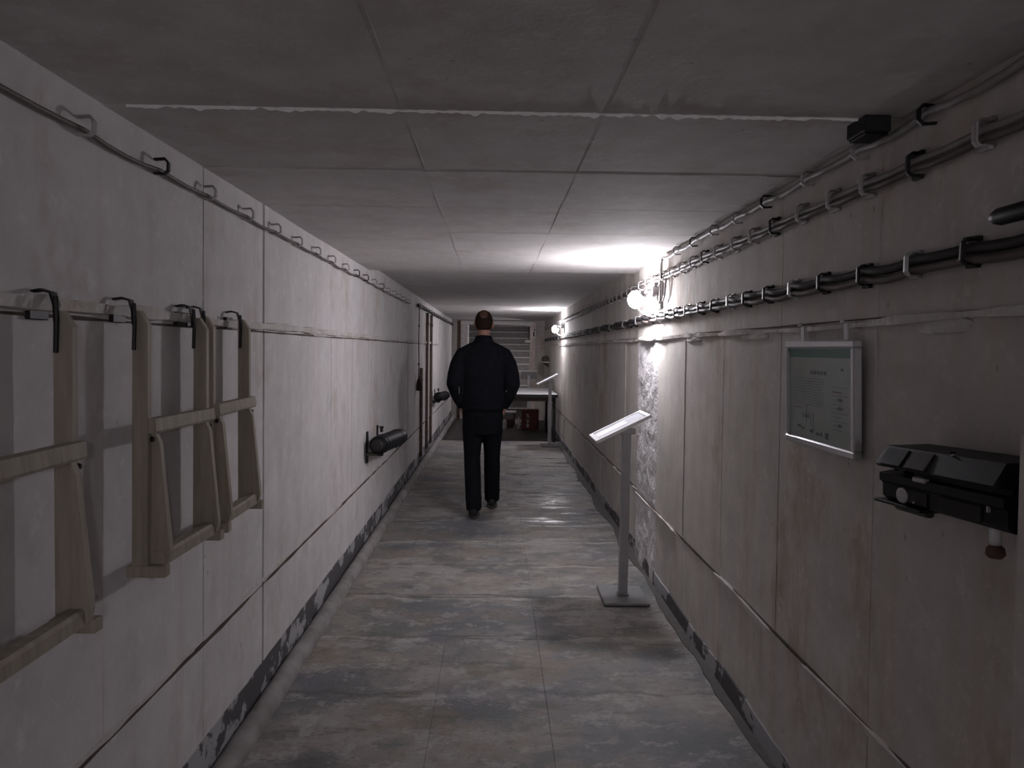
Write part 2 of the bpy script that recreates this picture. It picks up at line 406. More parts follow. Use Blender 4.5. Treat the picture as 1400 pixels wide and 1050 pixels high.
for x in (-.25, .26):
    fin('trim_%d' % tn, (x+.015, .3, H), (x-.008, 5.94, H), .004, .0022, 40.+x, 'ceiling_paint', 150); tn += 1
# skirting and kerb on the left, skirting and broken screed edge on the right
def band(name, X, sgn, z0, z1, th, seed, mat, jit, y1=16.9):
    bm = BM(); n = 200; rows = []
    for i in range(n+1):
        y = Y0+(y1-Y0)*i/n
        zt = z1*(1+jit*noise.noise((y*1.4, seed, 0))+jit*.6*noise.noise((y*7, seed, 3)))
        X_ = X + (OUT if (sgn > 0 and y > STEP_W) else 0)
        rows.append([bm.verts.new((X_+sgn*.03, y, zt)), bm.verts.new((X_-sgn*th, y, zt)), bm.verts.new((X_-sgn*th, y, z0)), bm.verts.new((X_+sgn*.03, y, z0))])
    for a_, b_ in zip(rows, rows[1:]):
        for k in range(4): bm.faces.new((a_[k], a_[(k+1) % 4], b_[(k+1) % 4], b_[k]))
    bm.faces.new(rows[0]); bm.faces.new(rows[-1][::-1])
    return struct(obj(name, bm, mat))
band('baseboard_left', XL, -1, -.03, .150, .005, 1., 'peeling_skirting', .10)
band('baseboard_right', XR, 1, -.03, .085, .006, 2., 'peeling_skirting', .30)
bm = BM(); rows = []; n = 120
for i in range(n+1):
    y = Y0+(16.9-Y0)*i/n; j = .004*noise.noise((y*1.5, 1, 1)); k = .003*noise.noise((y*4, 2, 2))
    prof = [(-.978, -.03), (-.978, .022), (-.972, .040), (-.950, .052), (-.925, .050), (-.905, .036), (-.896+j, .012), (-.890+j, -.03)]
    rows.append([bm.verts.new((x+j, y, z+k)) for x, z in prof])
for a_, b_ in zip(rows, rows[1:]):
    for k in range(8): bm.faces.new((a_[k], a_[(k+1) % 8], b_[(k+1) % 8], b_[k]))
bm.faces.new(rows[0]); bm.faces.new(rows[-1][::-1])
struct(obj('trim_%d' % tn, bm, 'kerb_concrete', smooth=True)); tn += 1
bm = BM(); rows = []; n = 160           # flat dark strip along the gutter, ragged edge by the right wall
for i in range(n+1):
    y = Y0+(12.5-Y0)*i/n
    wd = .045+.035*noise.noise((y*1.3, 3, 3))+.02*noise.noise((y*5, 4, 4))
    rows.append([bm.verts.new(v) for v in ((XR+.02, y, .006), (XR-max(.006, wd), y, .003), (XR-max(.006, wd)-.004, y, -.01), (XR+.02, y, -.01))])
for a_, b_ in zip(rows, rows[1:]):
    for k in range(4): bm.faces.new((a_[k], a_[(k+1) % 4], b_[(k+1) % 4], b_[k]))
bm.faces.new(rows[0]); bm.faces.new(rows[-1][::-1])
struct(obj('trim_%d' % tn, bm, 'dark_strip')); tn += 1
# dark vertical pier at the very right edge, close to the camera
bm = box(BM(), .90, XR+.05, .7, 1.300, -.02, 1.365, .004)
struct(obj('trim_%d' % tn, bm, 'wall_paint_right')); tn += 1

# ---- far end: wall with a doorway, steel frame, stairs beyond
END = Y1
we = BM()
box(we, XL-.1, -.86, END, END+.25, -.08, H+.12); box(we, .86, XR+.13, END, END+.25, -.08, H+.12); box(we, -.86, .86, END, END+.25, 2.13, H+.12)
wall_e = struct(obj('wall_end', we, 'wall_paint_right'))
d1 = bpy.data.objects.new('door_1', None); col.objects.link(d1); struct(d1); d1.location = (0, END, 0)
obj('frame_post', box(BM(), .735, .865, -.05, .10, -.05, 2.13, .006), 'frame_cream', d1)
obj('frame_post', box(BM(), -.865, -.80, -.05, .10, -.05, 2.13, .006), 'rust_paint', d1)
obj('frame_head', box(BM(), -.80, .735, -.05, .06, 2.05, 2.13, .006), 'frame_white', d1)
hb = obj('hinge_block', box(BM(), .66, .80, -.14, -.05, 2.02, 2.12, .01), 'frame_white', d1)
obj('hinge_block', box(BM(), .62, .76, -.13, -.05, 1.66, 1.72, .01), 'frame_white', d1)
obj('latch_plate', box(BM(), .78, .86, -.10, -.05, 1.76, 1.96, .008), 'frame_white', d1)
obj('latch_hole', box(BM(), .80, .83, -.105, -.10, 1.80, 1.90), 'black_iron', d1)
obj('latch_hole', box(BM(), .81, .84, -.105, -.10, 1.925, 1.955), 'black_iron', d1)
lf = obj('door_leaf', box(BM(), -.80, -.62, .02, .09, -.05, 2.05, .006), 'frame_white', d1)
obj('door_rib', box(BM(), -.70, -.685, -.005, .02, 0, 2.04, .003), 'frame_white', lf)
obj('door_rib', box(BM(), -.655, -.64, -.005, .02, 0, 2.04, .003), 'frame_white', lf)
st = struct(obj('floor_stair_well', box(BM(), XL-.1, XR+.1, END+4.9, END+5.1, -.08, 3.2), 'step_concrete'))
stairs = thing('staircase', 'concrete staircase rising beyond the doorway at the tunnel end', 'staircase', (0, END+.55, 0))
for i in range(13):
    s_ = obj('step', box(BM(), -.84, .84, i*.26, i*.26+.30, -.08, (i+1)*.165-.02, .003), 'step_concrete', stairs)
    obj('nosing', box(BM(), -.84, .84, i*.26-.012, i*.26+.06, (i+1)*.165-.02, (i+1)*.165), 'step_edge', s_)

# ------------------------------------------------------------------ wall lamps
def make_lamp(name, label, y, drop, z=1.84):
    t = thing(name, label, 'lamp', (XR+(OUT if y > STEP_W else 0), y, z), 0)
    # mounting plate, bent arm, socket and glowing bulb (local: wall at x = 0, tunnel towards -x)
    obj('mounting_plate', box(BM(), -.018, 0, -.16, .02, -.075, .085, .004), 'lamp_socket', t)
    obj('bracket', tube(BM(), [(-.015, -.09, .04), (-.05, -.085, .045), (-.075, -.06, .045), (-.09, -.035, .035)], .011, 8), 'lamp_socket', t)
    so = obj('socket', lathe(BM(), [(.012, -.03), (.020, -.028), (.022, 0), (.024, .02), (.020, .03)], (-.098, -.012, .026), (-.5, .65, -.45), 16), 'lamp_socket', t, smooth=True)
    obj('clamp_ring', lathe(BM(), [(.025, 0), (.026, .006), (.025, .012)], (-.094, -.017, .030), (-.5, .65, -.45), 16), 'grey_metal', so)
    b = obj('bulb', ellipsoid(BM(), (-.135, .03, -.005), (.052, .052, .058), 14, 8), 'bulb_light', t, smooth=True)
    jb = obj('junction_box', lathe(BM(), [(.034, 0), (.034, .05), (.030, .058)], (-.001, -.10, .035), (-1, 0, 0), 16), 'lamp_socket', t)
    obj('gland', lathe(BM(), [(.012, 0), (.012, .03)], (-.035, -.10, .066), (0, -.3, 1), 10), 'lamp_socket', jb)
    if drop:
        obj('supply_cable', tube(BM(), [(-.022, -.24, .24), (-.03, -.25, .20), (-.034, -.252, .10), (-.034, -.25, -.01), (-.034, -.235, -.035), (-.034, -.20, -.04), (-.034, -.16, -.02), (-.03, -.125, .02)], .0075, 8), 'painted_cable', t, smooth=True)
        obj('supply_cable', tube(BM(), [(-.02, -.34, .13), (-.022, -.335, .06), (-.022, -.31, .00), (-.022, -.27, -.03)], .006, 8), 'painted_cable', t, smooth=True)
    obj('cable_tail', tube(BM(), [(-.12, .05, -.05), (-.10, .07, -.075), (-.06, .07, -.10), (-.03, .06, -.118)], .006, 8), 'painted_cable', t, smooth=True)
    return t
make_lamp('wall_lamp', 'glowing bare bulb lamp on the right wall above the nearest lectern', 4.93, True)
make_lamp('wall_lamp', 'bare bulb lamp on the right wall behind the camera', -2.3, False)
make_lamp('wall_lamp', 'added bulb lamp brightening the stairs, hidden behind the doorway', 17.62, False)  # unseen lamp added out of view to brighten the stairs
make_lamp('wall_lamp', 'small far glowing bulb lamp on the right wall near the tunnel end', 12.15, False)

# ------------------------------------------------------------------ cable runs with their clips
def clip_mesh(kind, mat):
    """saddle clip, local: wall at x = 0, tunnel towards -x, cables along y"""
    bm = BM()
    if kind == 'loop':     # open hook: a stud with a curled strap
        tube(bm, [(0, 0, .020), (-.030, 0, .022), (-.040, 0, .010), (-.040, 0, -.012), (-.030, 0, -.022), (0, 0, -.020)], [(.004, .010)]*6, 8, axis_u=Vector((0, 0, 1)))
    else:
        tube(bm, [(0, 0, .026), (-.026, 0, .028), (-.037, 0, .020), (-.037, 0, -.018), (-.030, 0, -.026), (0, 0, -.026)], [(.0035, .011)]*6, 8, axis_u=Vector((0, 0, 1)))
        box(bm, -.012, 0, -.012, .045, .024, .034, .002); box(bm, -.012, 0, -.010, .030, -.034, -.024, .002)
    bmesh.ops.recalc_face_normals(bm, faces=bm.faces)
    me = bpy.data.meshes.new('clip'); bm.to_mesh(me); bm.free(); me.materials.append(MATS[mat]); return me
CL = {(k, m_): clip_mesh(k, m_) for k in ('loop', 'saddle') for m_ in ('painted_clip', 'black_iron', 'grey_metal')}
def run(name, label, X, sgn, z, y0, y1, first, pitch, cables, clip, sag, cat='cable', pj=.02, stretch=None):
    t = thing(name, label, cat, (X-sgn*.0035, y0, z))
    ys = []; y = first
    while y < y1-.1: ys.append(y+R_.uniform(-pj, pj)); y += pitch*(stretch or 1)**len(ys)
    for ci, (dz, dx, r, mat) in enumerate(cables):
        pts = []; kn = [y0] + ys + [y1]
        for a_, b_ in zip(kn, kn[1:]):
            s_ = sag*R_.uniform(.2, 1.3)
            for q in range(4):
                tt = q/4; yy = a_+(b_-a_)*tt
                ox = OUT if (sgn > 0 and yy > STEP_W) else 0
                pts.append((-sgn*dx+sgn*ox, yy-y0, dz-s_*4*tt*(1-tt)))
        ox = OUT if (sgn > 0 and y1 > STEP_W) else 0
        pts.append((-sgn*dx+sgn*ox, y1-y0, dz))
        obj('cable', tube(BM(), pts, r, 8), mat, t, smooth=True)
    for i, yy in enumerate(ys):
        me = CL[clip(i, yy)]
        o = bpy.data.objects.new('clip', me); col.objects.link(o); o.parent = t
        ox = OUT if (sgn > 0 and yy > STEP_W) else 0
        o.location = (sgn*ox, yy-y0, R_.uniform(-.003, .003))
        o.rotation_euler = (R_.uniform(-.06, .06), 0, 0 if sgn > 0 else math.pi)
    return t
run('cable_run', 'upper thin cable run in the corner of right wall and ceiling', XR, 1, 2.068, -.5, 4.70, 1.79-.36*6, .36, [(.006, .016, .010, 'painted_cable')],
    lambda i, y: ('loop', 'painted_clip' if i % 3 else 'black_iron'), .012)
run('cable_run', 'middle double cable run with saddle clips high on the right wall', XR, 1, 1.962, -.5, 16.6, 1.605-.235*8, .235,
    [(.009, .016, .0085, 'painted_cable'), (-.010, .016, .0085, 'brown_cable')], lambda i, y: ('saddle', 'black_iron' if (i % 4 == 1 and y < 4.5) else 'painted_clip'), .006)
run('cable_run', 'lower thick black double cable run along the right wall', XR, 1, 1.718, -.5, 16.6, 1.615-.2425*8, .2425,
    [(.011, .018, .0125, 'black_rubber'), (-.013, .017, .010, 'brown_cable')], lambda i, y: ('saddle', 'grey_metal' if i % 3 == 0 else 'black_iron'), .010)
def left_clip(i, y):
    if y > 9.3: return ('loop', 'black_iron')
    return ('loop', 'black_iron') if any(abs(y-q) < .16 for q in (2.157, 5.15, 5.56, 6.3)) else ('loop', 'painted_clip')
run('cable_run', 'single cable in open hook clips high on the left wall', XL, -1, 2.014, -.5, 8.6, 1.81-.38*6, .385, [(-.012, .016, .006, 'brown_cable')], left_clip, .012, pj=.015, stretch=1.0)
run('cable_run', 'black cable run high at the far end of the left wall', XL, -1, 2.04, 9.45, 16.9, 9.6, .42, [(-.006, .02, .017, 'black_rubber')], left_clip, .010)
# black rod stub beside the lower cables, at the right edge
t = thing('rod_stub', 'short black rod with shiny tip above the thick cables at right edge', 'rod', (XR, 1.35, 1.776))
obj('rod', lathe(BM(), [(.016, -.22), (.018, 0), (.018, .16), (.014, .175)], (-.035, 0, 0), (0, 1, 0), 14), 'black_plastic', t, smooth=True)
obj('tip', lathe(BM(), [(.012, .172), (.010, .182), (.004, .188)], (-.035, 0, 0), (0, 1, 0), 12), 'aluminium', t, smooth=True)
obj('bracket', box(BM(), -.03, 0, -.02, .02, -.012, .012, .002), 'black_iron', t)
# dark plug box at the end of the first ceiling joint
t = thing('junction_block', 'small dark block at the end of the white ceiling crack', 'block', (.948, 1.97, H))
obj('body', box(BM(), -.035, .035, -.05, .05, -.042, 0, .004), 'dark_panel', t)
obj('lid', box(BM(), -.03, .03, -.045, .045, -.048, -.042, .002), 'black_plastic', t)

# ------------------------------------------------------------------ folding stools hung on the left wall
def make_stool(w_):
    """local: x from wall (0) into the tunnel, y along tunnel 0..w_, z from stool bottom (0) to top (.67)"""
    t = bpy.data.objects.new('folding_stool', None); col.objects.link(t)
    for y in (0, w_-.022):
        pr = [(.034, .0), (.074, .0), (.074, .630), (.052, .665), (.034, .665)]
        obj('side_bar', prism(BM(), pr, y, y+.022), 'stool_timber', t)
        obj('foot', box(BM(), .022, .122, y-.004, y+.028, -.030, .0, .002), 'stool_timber', t)
    for y in (.026, w_-.048):
        pr = [(.078, .002), (.116, .002), (.122, .03), (.094, .318), (.082, .345), (.056, .345), (.060, .30)]
        obj('leg', prism(BM(), pr, y, y+.022), 'stool_timber', t)
    obj('crossbar', prism(BM(), [(.060, .345), (.092, .345), (.096, .352), (.092, .384), (.062, .384)], .004, w_-.004), 'stool_timber', t)
    obj('bottom_rail', prism(BM(), [(.078, -.004), (.112, -.004), (.112, .024), (.106, .032), (.078, .032)], .022, w_-.022), 'stool_timber', t)
    for y in (.012, w_-.012):
        obj('pivot_bolt', lathe(BM(), [(.007, 0), (.007, .006), (.004, .009)], (.078, y, .33), (1, 0, 0), 10), 'black_iron', t)
    return t
for (y0, w_, z, lb, rx) in ((1.235, .445, .905, 'nearest folding wooden stool frame hung on the left wall, cut by picture edge', .006),
                        (2.005, .425, .925, 'middle folding wooden stool frame hung on the left wall', -.008),
                        (2.475, .375, .930, 'farthest folding wooden stool frame hung on the left wall', .010)):
    t = make_stool(w_); t.location = (XL+.012, y0, z); t.rotation_euler = (rx, 0, 0)
    tag(t, lb, 'stool', 'folding stools on the left wall')
def hook(y, z, lb, wide=.034):
    t = thing('wall_hook', lb, 'hook', (XL, y, z), 0, 'iron hooks of the stools')
    obj('strap', tube(BM(), [(-.005, 0, .030), (.018, 0, .034), (.040, 0, .028), (.048, 0, .0), (.050, 0, -.035)], [(.0035, wide/2)]*5, 8, axis_u=Vector((1, 0, 0))), 'black_iron', t)
    obj('pin', tube(BM(), [(.056, -.018, .020), (.058, -.018, -.03), (.056, -.018, -.10)], .0055, 8), 'black_iron', t)
    obj('wall_plate', box(BM(), 0, .012, -.035, .035, -.03, .012, .002), 'black_iron', t)
hook(1.665, 1.582, 'black iron hook carrying the far bar of the nearest stool')
hook(2.015, 1.588, 'black iron hook carrying the near bar of the middle stool')
hook(2.405, 1.592, 'black iron hook carrying the far bar of the middle stool', .045)
hook(2.485, 1.592, 'black iron hook carrying the near bar of the farthest stool', .03)
hook(2.835, 1.594, 'black iron hook carrying the far bar of the farthest stool', .026)

# ------------------------------------------------------------------ framed board on the right wall
BW, BH = .505, .335
t = thing('info_board', 'framed information sheet with green header hung on the right wall', 'sign', (XR-.012, 2.352, 1.205), 0)
t.rotation_euler = (0, -.028, 0)
# local: x towards the wall is +, y along the tunnel, z from bottom edge
obj('back_plate', box(BM(), -.012, -.004, -BW/2+.005, BW/2-.005, .005, BH-.005), 'grey_metal', t)
for nm, a_ in (('rail', (-.026, 0, -BW/2, BW/2, 0, .022)), ('rail', (-.026, 0, -BW/2, BW/2, BH-.022, BH)), ('stile', (-.026, 0, -BW/2, -BW/2+.022, .022, BH-.022)), ('stile', (-.026, 0, BW/2-.022, BW/2, .022, BH-.022))):
    obj(nm, box(BM(), *a_, .004), 'aluminium', t)
sh = obj('sheet', box(BM(), -.0155, -.012, -BW/2+.022, BW/2-.022, .022, BH-.022), 'paper', t)
obj('header_band', box(BM(), -.0162, -.0155, -BW/2+.024, BW/2-.024, BH-.052, BH-.026), 'green_ink', sh)
def prints(name, rects, mat):
    bm = BM()
    for (u0, u1, v0, v1) in rects:    # u: 0 left .. 1 right as read, v: 0 bottom .. 1 top
        y_a = BW/2-.03-u0*(BW-.06); y_b = BW/2-.03-u1*(BW-.06); za = .03+v0*(BH-.085); zb = .03+v1*(BH-.085)
        box(bm, -.0163, -.0155, min(y_a, y_b), max(y_a, y_b), za, zb)
    o = obj(name, bm, mat, sh); return o
rr = random.Random(5)
prints('title_text', [(.36+.055*i, .36+.055*i+.038, .80, .845) for i in range(5)], 'dark_ink')
ln_ = []
for i in range(11):
    v = .74-.034*i; u = .05
    while u < .56:
        l = rr.uniform(.03, .09); ln_.append((u, min(u+l, .58), v, v+.012)); u += l+.012
prints('text_lines', ln_, 'pale_ink')
prints('text_lines', [(.72, .72+rr.uniform(.10, .22), .66-.05*i, .672-.05*i) for i in range(11)], 'pale_ink')
prints('diagram', [(.28, .285, .18, .42), (.22, .37, .30, .305), (.22, .225, .22, .30), (.36, .365, .15, .30), (.25, .33, .24, .28), (.40, .405, .05, .30)], 'dark_ink')
prints('symbols', [(.12, .19, .10, .13), (.20, .24, .08, .11), (.34, .40, .06, .10), (.45, .50, .04, .08), (.52, .55, .04, .09), (.60, .65, .02, .10), (.80, .86, .50, .54), (.79, .86, .40, .44), (.80, .85, .20, .24), (.84, .88, .86, .89)], 'dark_ink')
prints('red_text', [(.72, .85, .60, .615), (.30, .42, .70, .71), (.05, .20, .35, .36)], 'red_ink')
obj('glass_pane', box(BM(), -.0205, -.0190, -BW/2+.022, BW/2-.022, .022, BH-.022), 'glass_cover', t)
for y in (.135, -.175):
    h_ = obj('hanger', box(BM(), -.012, -.008, y-.013, y+.013, BH-.004, BH+.050, .001), 'grey_metal', t)
    obj('hanger_screw', lathe(BM(), [(.007, 0), (.007, .006), (.003, .009)], (-.012, y+.012, BH+.053), (-1, 0, 0), 10), 'aluminium', h_)

# ------------------------------------------------------------------ lecterns
def make_lectern():
    t = bpy.data.objects.new('lectern', None); col.objects.link(t)
    obj('base_plate', box(BM(), -.135, .135, -.175, .175, .002, .020, .004), 'base_metal', t)
    obj('foot_collar', box(BM(), -.036, .036, -.036, .036, .020, .028, .003), 'base_metal', t)
    post = obj('post', box(BM(), -.026, .026, -.026, .026, .028, 1.02, .004), 'grey_metal', t)
    pn = bpy.data.objects.new('panel', None); col.objects.link(pn)
    # tilted top: low edge into the tunnel (-x), long side along y
    tilt = math.atan2(.161, .318); ang = -tilt
    mm = Matrix.Translation(Vector((-.045, 0, 1.047))) @ Matrix.Rotation(ang, 4, 'Y')
    def tb(*a_, **k): return box(BM(), *a_, mat=mm, **k)
    bpy.data.objects.remove(pn)
    tray = obj('panel', tb(-.178, .178, -.17, .17, -.012, 0), 'white_plastic', t)
    for a_ in ((-.178, .178, -.17, -.145), (-.178, .178, .145, .17), (-.178, -.155, -.145, .145), (.155, .178, -.145, .145)):
        obj('frame_strip', tb(*a_, 0, .006), 'white_plastic', tray)
    obj('print_sheet', tb(-.155, .155, -.145, .145, 0, .0012), 'print_sheet', tray)
    obj('tab', tb(.115, .15, -.14, -.09, .0012, .003), 'grey_metal', tray)
    obj('tab', tb(-.15, .05, -.05, .09, .0012, .0022), 'white_plastic', tray)
    obj('mount_bracket', box(BM(), -.05, .05, -.03, .03, 1.00, 1.035, .004), 'grey_metal', t)
    return t
lec = make_lectern()
lec.location = (.785, 4.63, 0); lec.rotation_euler = (0, .008, 0)
tag(lec, 'nearest grey lectern with tilted white panel beside the right wall', 'lectern', 'exhibit lecterns')
l2 = copy_tree(lec); l2.location = (.845, 12.02, 0); l2.rotation_euler = (0, 0, 0)
tag(l2, 'far lectern with tilted white panel standing just before the white table', 'lectern', 'exhibit lecterns')
l3 = copy_tree(lec); l3.location = (.665, 15.78, -.055); l3.rotation_euler = (0, 0, -math.pi/2)
tag(l3, 'farthest lectern, facing the camera, rising behind the white table', 'lectern', 'exhibit lecterns')

# ------------------------------------------------------------------ black apparatus on the right wall
t = thing('wall_apparatus', 'black boxy apparatus with half open lid mounted on the right wall', 'apparatus', (XR, 1.565, 1.174))
t.rotation_euler = (-.045, 0, .02); t.scale = (1, .93, .72)
# local: x negative into the tunnel, y along the tunnel (far +), z up from body bottom
prof = [(-.005, 0), (-.105, -.004), (-.118, .012), (-.118, .052), (-.126, .060), (-.126, .084), (-.10, .092), (-.005, .092)]
obj('body', prism(BM(), prof, -.235, .225), 'black_plastic', t)
ld = obj('lid', prism(BM(), [(-.02, .105), (-.140, .108), (-.146, .116), (-.120, .172), (-.02, .178)], -.235, .205), 'black_plastic', t)
obj('lid_window', prism(BM(), [(-.1455, .118), (-.1485, .120), (-.124, .168), (-.121, .167)], .095, .185), 'dark_panel', ld)
obj('lid_plate', prism(BM(), [(-.1455, .118), (-.1485, .120), (-.124, .168), (-.121, .167)], -.005, .075), 'brown_panel', ld)
obj('lid_stud', lathe(BM(), [(.006, 0), (.006, .006)], (-.10, -.03, .173), (0, 0, 1), 10), 'black_iron', ld)
obj('lid_stud', lathe(BM(), [(.004, 0), (.004, .004)], (-.12, -.065, .170), (-.3, 0, 1), 10), 'aluminium', ld)
obj('hinge_block', box(BM(), -.11, -.02, -.235, .10, .088, .112), 'black_plastic', t)
obj('terminal', box(BM(), -.10, -.07, .165, .185, .090, .112, .002), 'black_iron', t)
obj('terminal', lathe(BM(), [(.008, 0), (.008, .008), (.004, .012)], (-.09, .212, .090), (0, 0, 1), 10), 'black_iron', t)
fp = obj('front_plate', box(BM(), -.122, -.118, .03, .16, .008, .048, .001), 'dark_panel', t)
obj('round_dial', lathe(BM(), [(.024, 0), (.024, .004), (.019, .006)], (-.121, .125, .026), (-1, 0, 0), 18), 'grey_metal', fp)
obj('dial_screw', lathe(BM(), [(.003, 0), (.003, .003)], (-.123, .075, .014), (-1, 0, 0), 8), 'aluminium', fp)
obj('side_plate', box(BM(), -.122, -.118, -.16, -.02, .006, .050, .001), 'dark_panel', t)
obj('maker_plate', box(BM(), -.1235, -.118, -.185, -.180, .040, .056), 'grey_metal', t)
obj('latch', box(BM(), -.132, -.118, .02, .07, .078, .094, .003), 'grey_metal', t)
obj('support_shelf', box(BM(), -.125, 0, .05, .255, -.014, -.004, .002), 'black_iron', t)
obj('support_pipe', lathe(BM(), [(.011, 0), (.012, .01), (.012, .13), (.010, .135)], (-.075, .10, -.028), (0, 1, 0), 14), 'green_metal', t)
kn = obj('handle_stem', lathe(BM(), [(.011, 0), (.011, .006), (.010, .048)], (-.09, -.155, -.005), (0, 0, -1), 14), 'white_plastic', t, smooth=True)
obj('handle_knob', lathe(BM(), [(.010, .046), (.016, .054), (.018, .070), (.012, .080)], (-.09, -.155, -.005), (0, 0, -1), 16), 'bucket_brown', kn, smooth=True)

# ------------------------------------------------------------------ black cylinders on the left wall
def cylinder(label, y, tilt=0):
    t = thing('steel_cylinder', label, 'cylinder', (XL, y, .75), 0, 'black cylinders on the left wall')
    ax = Vector((.075, .80, -.02)).normalized()
    b = obj('body', lathe(BM(), [(.028, -.02), (.058, -.016), (.068, 0), (.070, .03), (.070, .70), (.066, .76), (.05, .80), (.02, .82)], (.105, 0, .02), ax, 24), 'black_plastic', t, smooth=True)
    obj('end_cap', lathe(BM(), [(.045, -.022), (.05, -.03), (.03, -.034)], (.105, 0, .02), ax, 20), 'black_rubber', b, smooth=True)
    for k in (.10, .60):
        obj('strap', lathe(BM(), [(.0725, k), (.0735, k+.015), (.0725, k+.03)], (.105, 0, .02), ax, 24), 'black_iron', t)
        obj('bracket', box(BM(), 0, .12+.09*k, k-.01, k+.04, -.075, -.05, .003), 'black_iron', t)
        obj('stay', box(BM(), 0, .012, k-.01, k+.04, -.13, .11, .002), 'black_iron', t)
    obj('valve', lathe(BM(), [(.012, 0), (.012, .03), (.018, .032), (.018, .045)], (.09, .28, .09), (0, 0, 1), 12), 'black_iron', t)
    obj('lower_cover', box(BM(), .02, .10, -.01, .09, -.06, -.045, .003), 'green_metal', t)
cylinder('nearer black steel cylinder strapped low on the left wall', 5.78)
cylinder('farther black steel cylinder on the left wall beside the walking person', 11.7)

# ------------------------------------------------------------------ cord and conduits on the far left wall
t = thing('pull_cord', 'dark hanging cord with a brush shaped weight on the far left wall', 'cord', (XL, 9.5, .98))
obj('cord', tube(BM(), [(.03, 0, 1.025), (.032, .01, .9), (.030, -.02, .6), (.034, .01, .3), (.03, 0, .165)], .006, 8), 'black_rubber', t)
obj('knot', ellipsoid(BM(), (.031, -.005, .80), (.012, .012, .018), 10, 8), 'black_rubber', t)
obj('knot', ellipsoid(BM(), (.032, .0, .33), (.012, .012, .018), 10, 8), 'black_rubber', t)
wt = obj('weight', lathe(BM(), [(.012, 0), (.03, -.05), (.037, -.10), (.037, -.17)], (.04, 0, .17), (0, 0, 1), 14), 'dark_wood', t, smooth=True)
obj('ferrule', lathe(BM(), [(.012, .0), (.016, -.03)], (.04, 0, .175), (0, 0, 1), 12), 'black_iron', wt)
for y, zt, lb in ((9.95, 1.25, 'short brown vertical conduit beside the hanging cord on the left wall'), (10.75, 2.0, 'first tall brown vertical conduit beyond the cord on the left wall'), (11.4, 2.0, 'last tall brown vertical conduit on the far left wall')):
    t = thing('conduit', lb, 'conduit', (XL, y, .1), 0, 'brown conduits on the left wall')
    obj('pipe', tube(BM(), [(.022, 0, 0), (.022, 0, zt-.1)], .020, 10), 'brown_conduit', t, smooth=True)
    for z in (.25, zt-.25): obj('clamp', box(BM(), 0, .045, -.03, .03, z-.012, z+.012, .003), 'brown_conduit', t)

# ------------------------------------------------------------------ table and the things around it at the far end
t = thing('table', 'white topped table across the right side at the far end', 'table', (.50, 12.45, -.055))
obj('table_top', box(BM(), -.50, .505, 0, 2.1, .805, .835, .004), 'table_white', t)
obj('edge_band', box(BM(), -.50, .505, -.004, .0, .785, .835), 'dark_panel', t)
for x in (-.45, .45):
    for y in (.06, 2.0): obj('leg', box(BM(), x-.022, x+.022, y-.022, y+.022, 0, .805, .003), 'dark_panel', t)
obj('apron', box(BM(), -.45, .45, .05, .07, .72, .785), 'dark_wood', t)
# red box with white marks on its left face
t = thing('red_box', 'dark red box with white lettering under the white table', 'box', (.71, 15.14, -.055))
obj('body', box(BM(), -.20, .13, -.16, .16, 0, .36, .006), 'red_paint', t)
obj('lid', box(BM(), -.205, .135, -.165, .165, .36, .385, .004), 'red_paint', t)
bm = BM()
for i, (x0, x1, z0, z1) in enumerate(((-.115, -.075, .285, .30), (-.09, -.075, .25, .30), (-.10, -.055, .235, .248), (-.115, -.055, .17, .183), (-.11, -.06, .135, .148), (-.115, -.055, .08, .10), (-.115, -.055, .045, .06), (-.09, -.08, .045, .20))):
    box(bm, x0, x1, -.1625, -.16, z0, z1)
obj('white_marks', bm, 'white_mark', t)
t = thing('marked_post', 'thin white marked post beside the red box under the table', 'post', (.455, 15.20, -.055))
obj('stake', box(BM(), -.012, .012, -.012, .012, 0, .22, .002), 'white_mark', t)
obj('cross_piece', box(BM(), -.03, .03, -.014, .014, .10, .115, .002), 'white_mark', t)
obj('foot', box(BM(), -.03, .03, -.03, .03, 0, .012, .002), 'white_mark', t)
t = thing('bucket', 'dark brownish bucket on the dark floor under the table', 'bucket', (.29, 15.4, -.055))
bm = lathe(BM(), [(.06, 0), (.085, .16), (.088, .17), (.078, .168), (.055, .012)], seg=20)
obj('shell', bm, 'bucket_brown', t, smooth=True)
obj('handle', tube(BM(), [(.085, 0, .16), (.06, -.05, .14), (0, -.085, .11), (-.06, -.05, .14), (-.085, 0, .16)], .004, 6), 'black_iron', t)
t = thing('bench', 'low bench with a pale top edge behind the person under the table', 'bench', (.20, 15.95, -.055))
obj('seat', box(BM(), -.30, .22, -.12, .12, .25, .28, .004), 'white_mark', t)
for x in (-.26, .18): obj('leg', box(BM(), x-.02, x+.02, -.10, .10, 0, .25, .003), 'dark_wood', t)
t = thing('white_carton', 'small pale carton on the floor beside the bucket', 'carton', (.13, 15.05, -.055))
obj('body', box(BM(), -.07, .07, -.06, .06, 0, .13, .004), 'white_mark', t)
obj('flap', box(BM(), -.07, .07, -.062, .0, .13, .134), 'white_mark', t)
t = thing('wall_shelf', 'small dark wooden shelf on the right wall near the tunnel end', 'shelf', (XR+OUT, 15.7, 1.27))
obj('board', box(BM(), -.14, 0, -.35, .35, -.02, .0, .003), 'frame_cream', t)
obj('arched_box', prism(BM(), [(-.12, 0), (-.12, .06), (-.10, .10), (-.06, .115), (-.02, .10), (-.005, .06), (-.005, 0)], -.28, .28), 'dark_wood', t)
for y in (-.25, .25): obj('bracket', prism(BM(), [(-.12, -.02), (0, -.02), (0, -.12)], y-.01, y+.01), 'dark_wood', t)

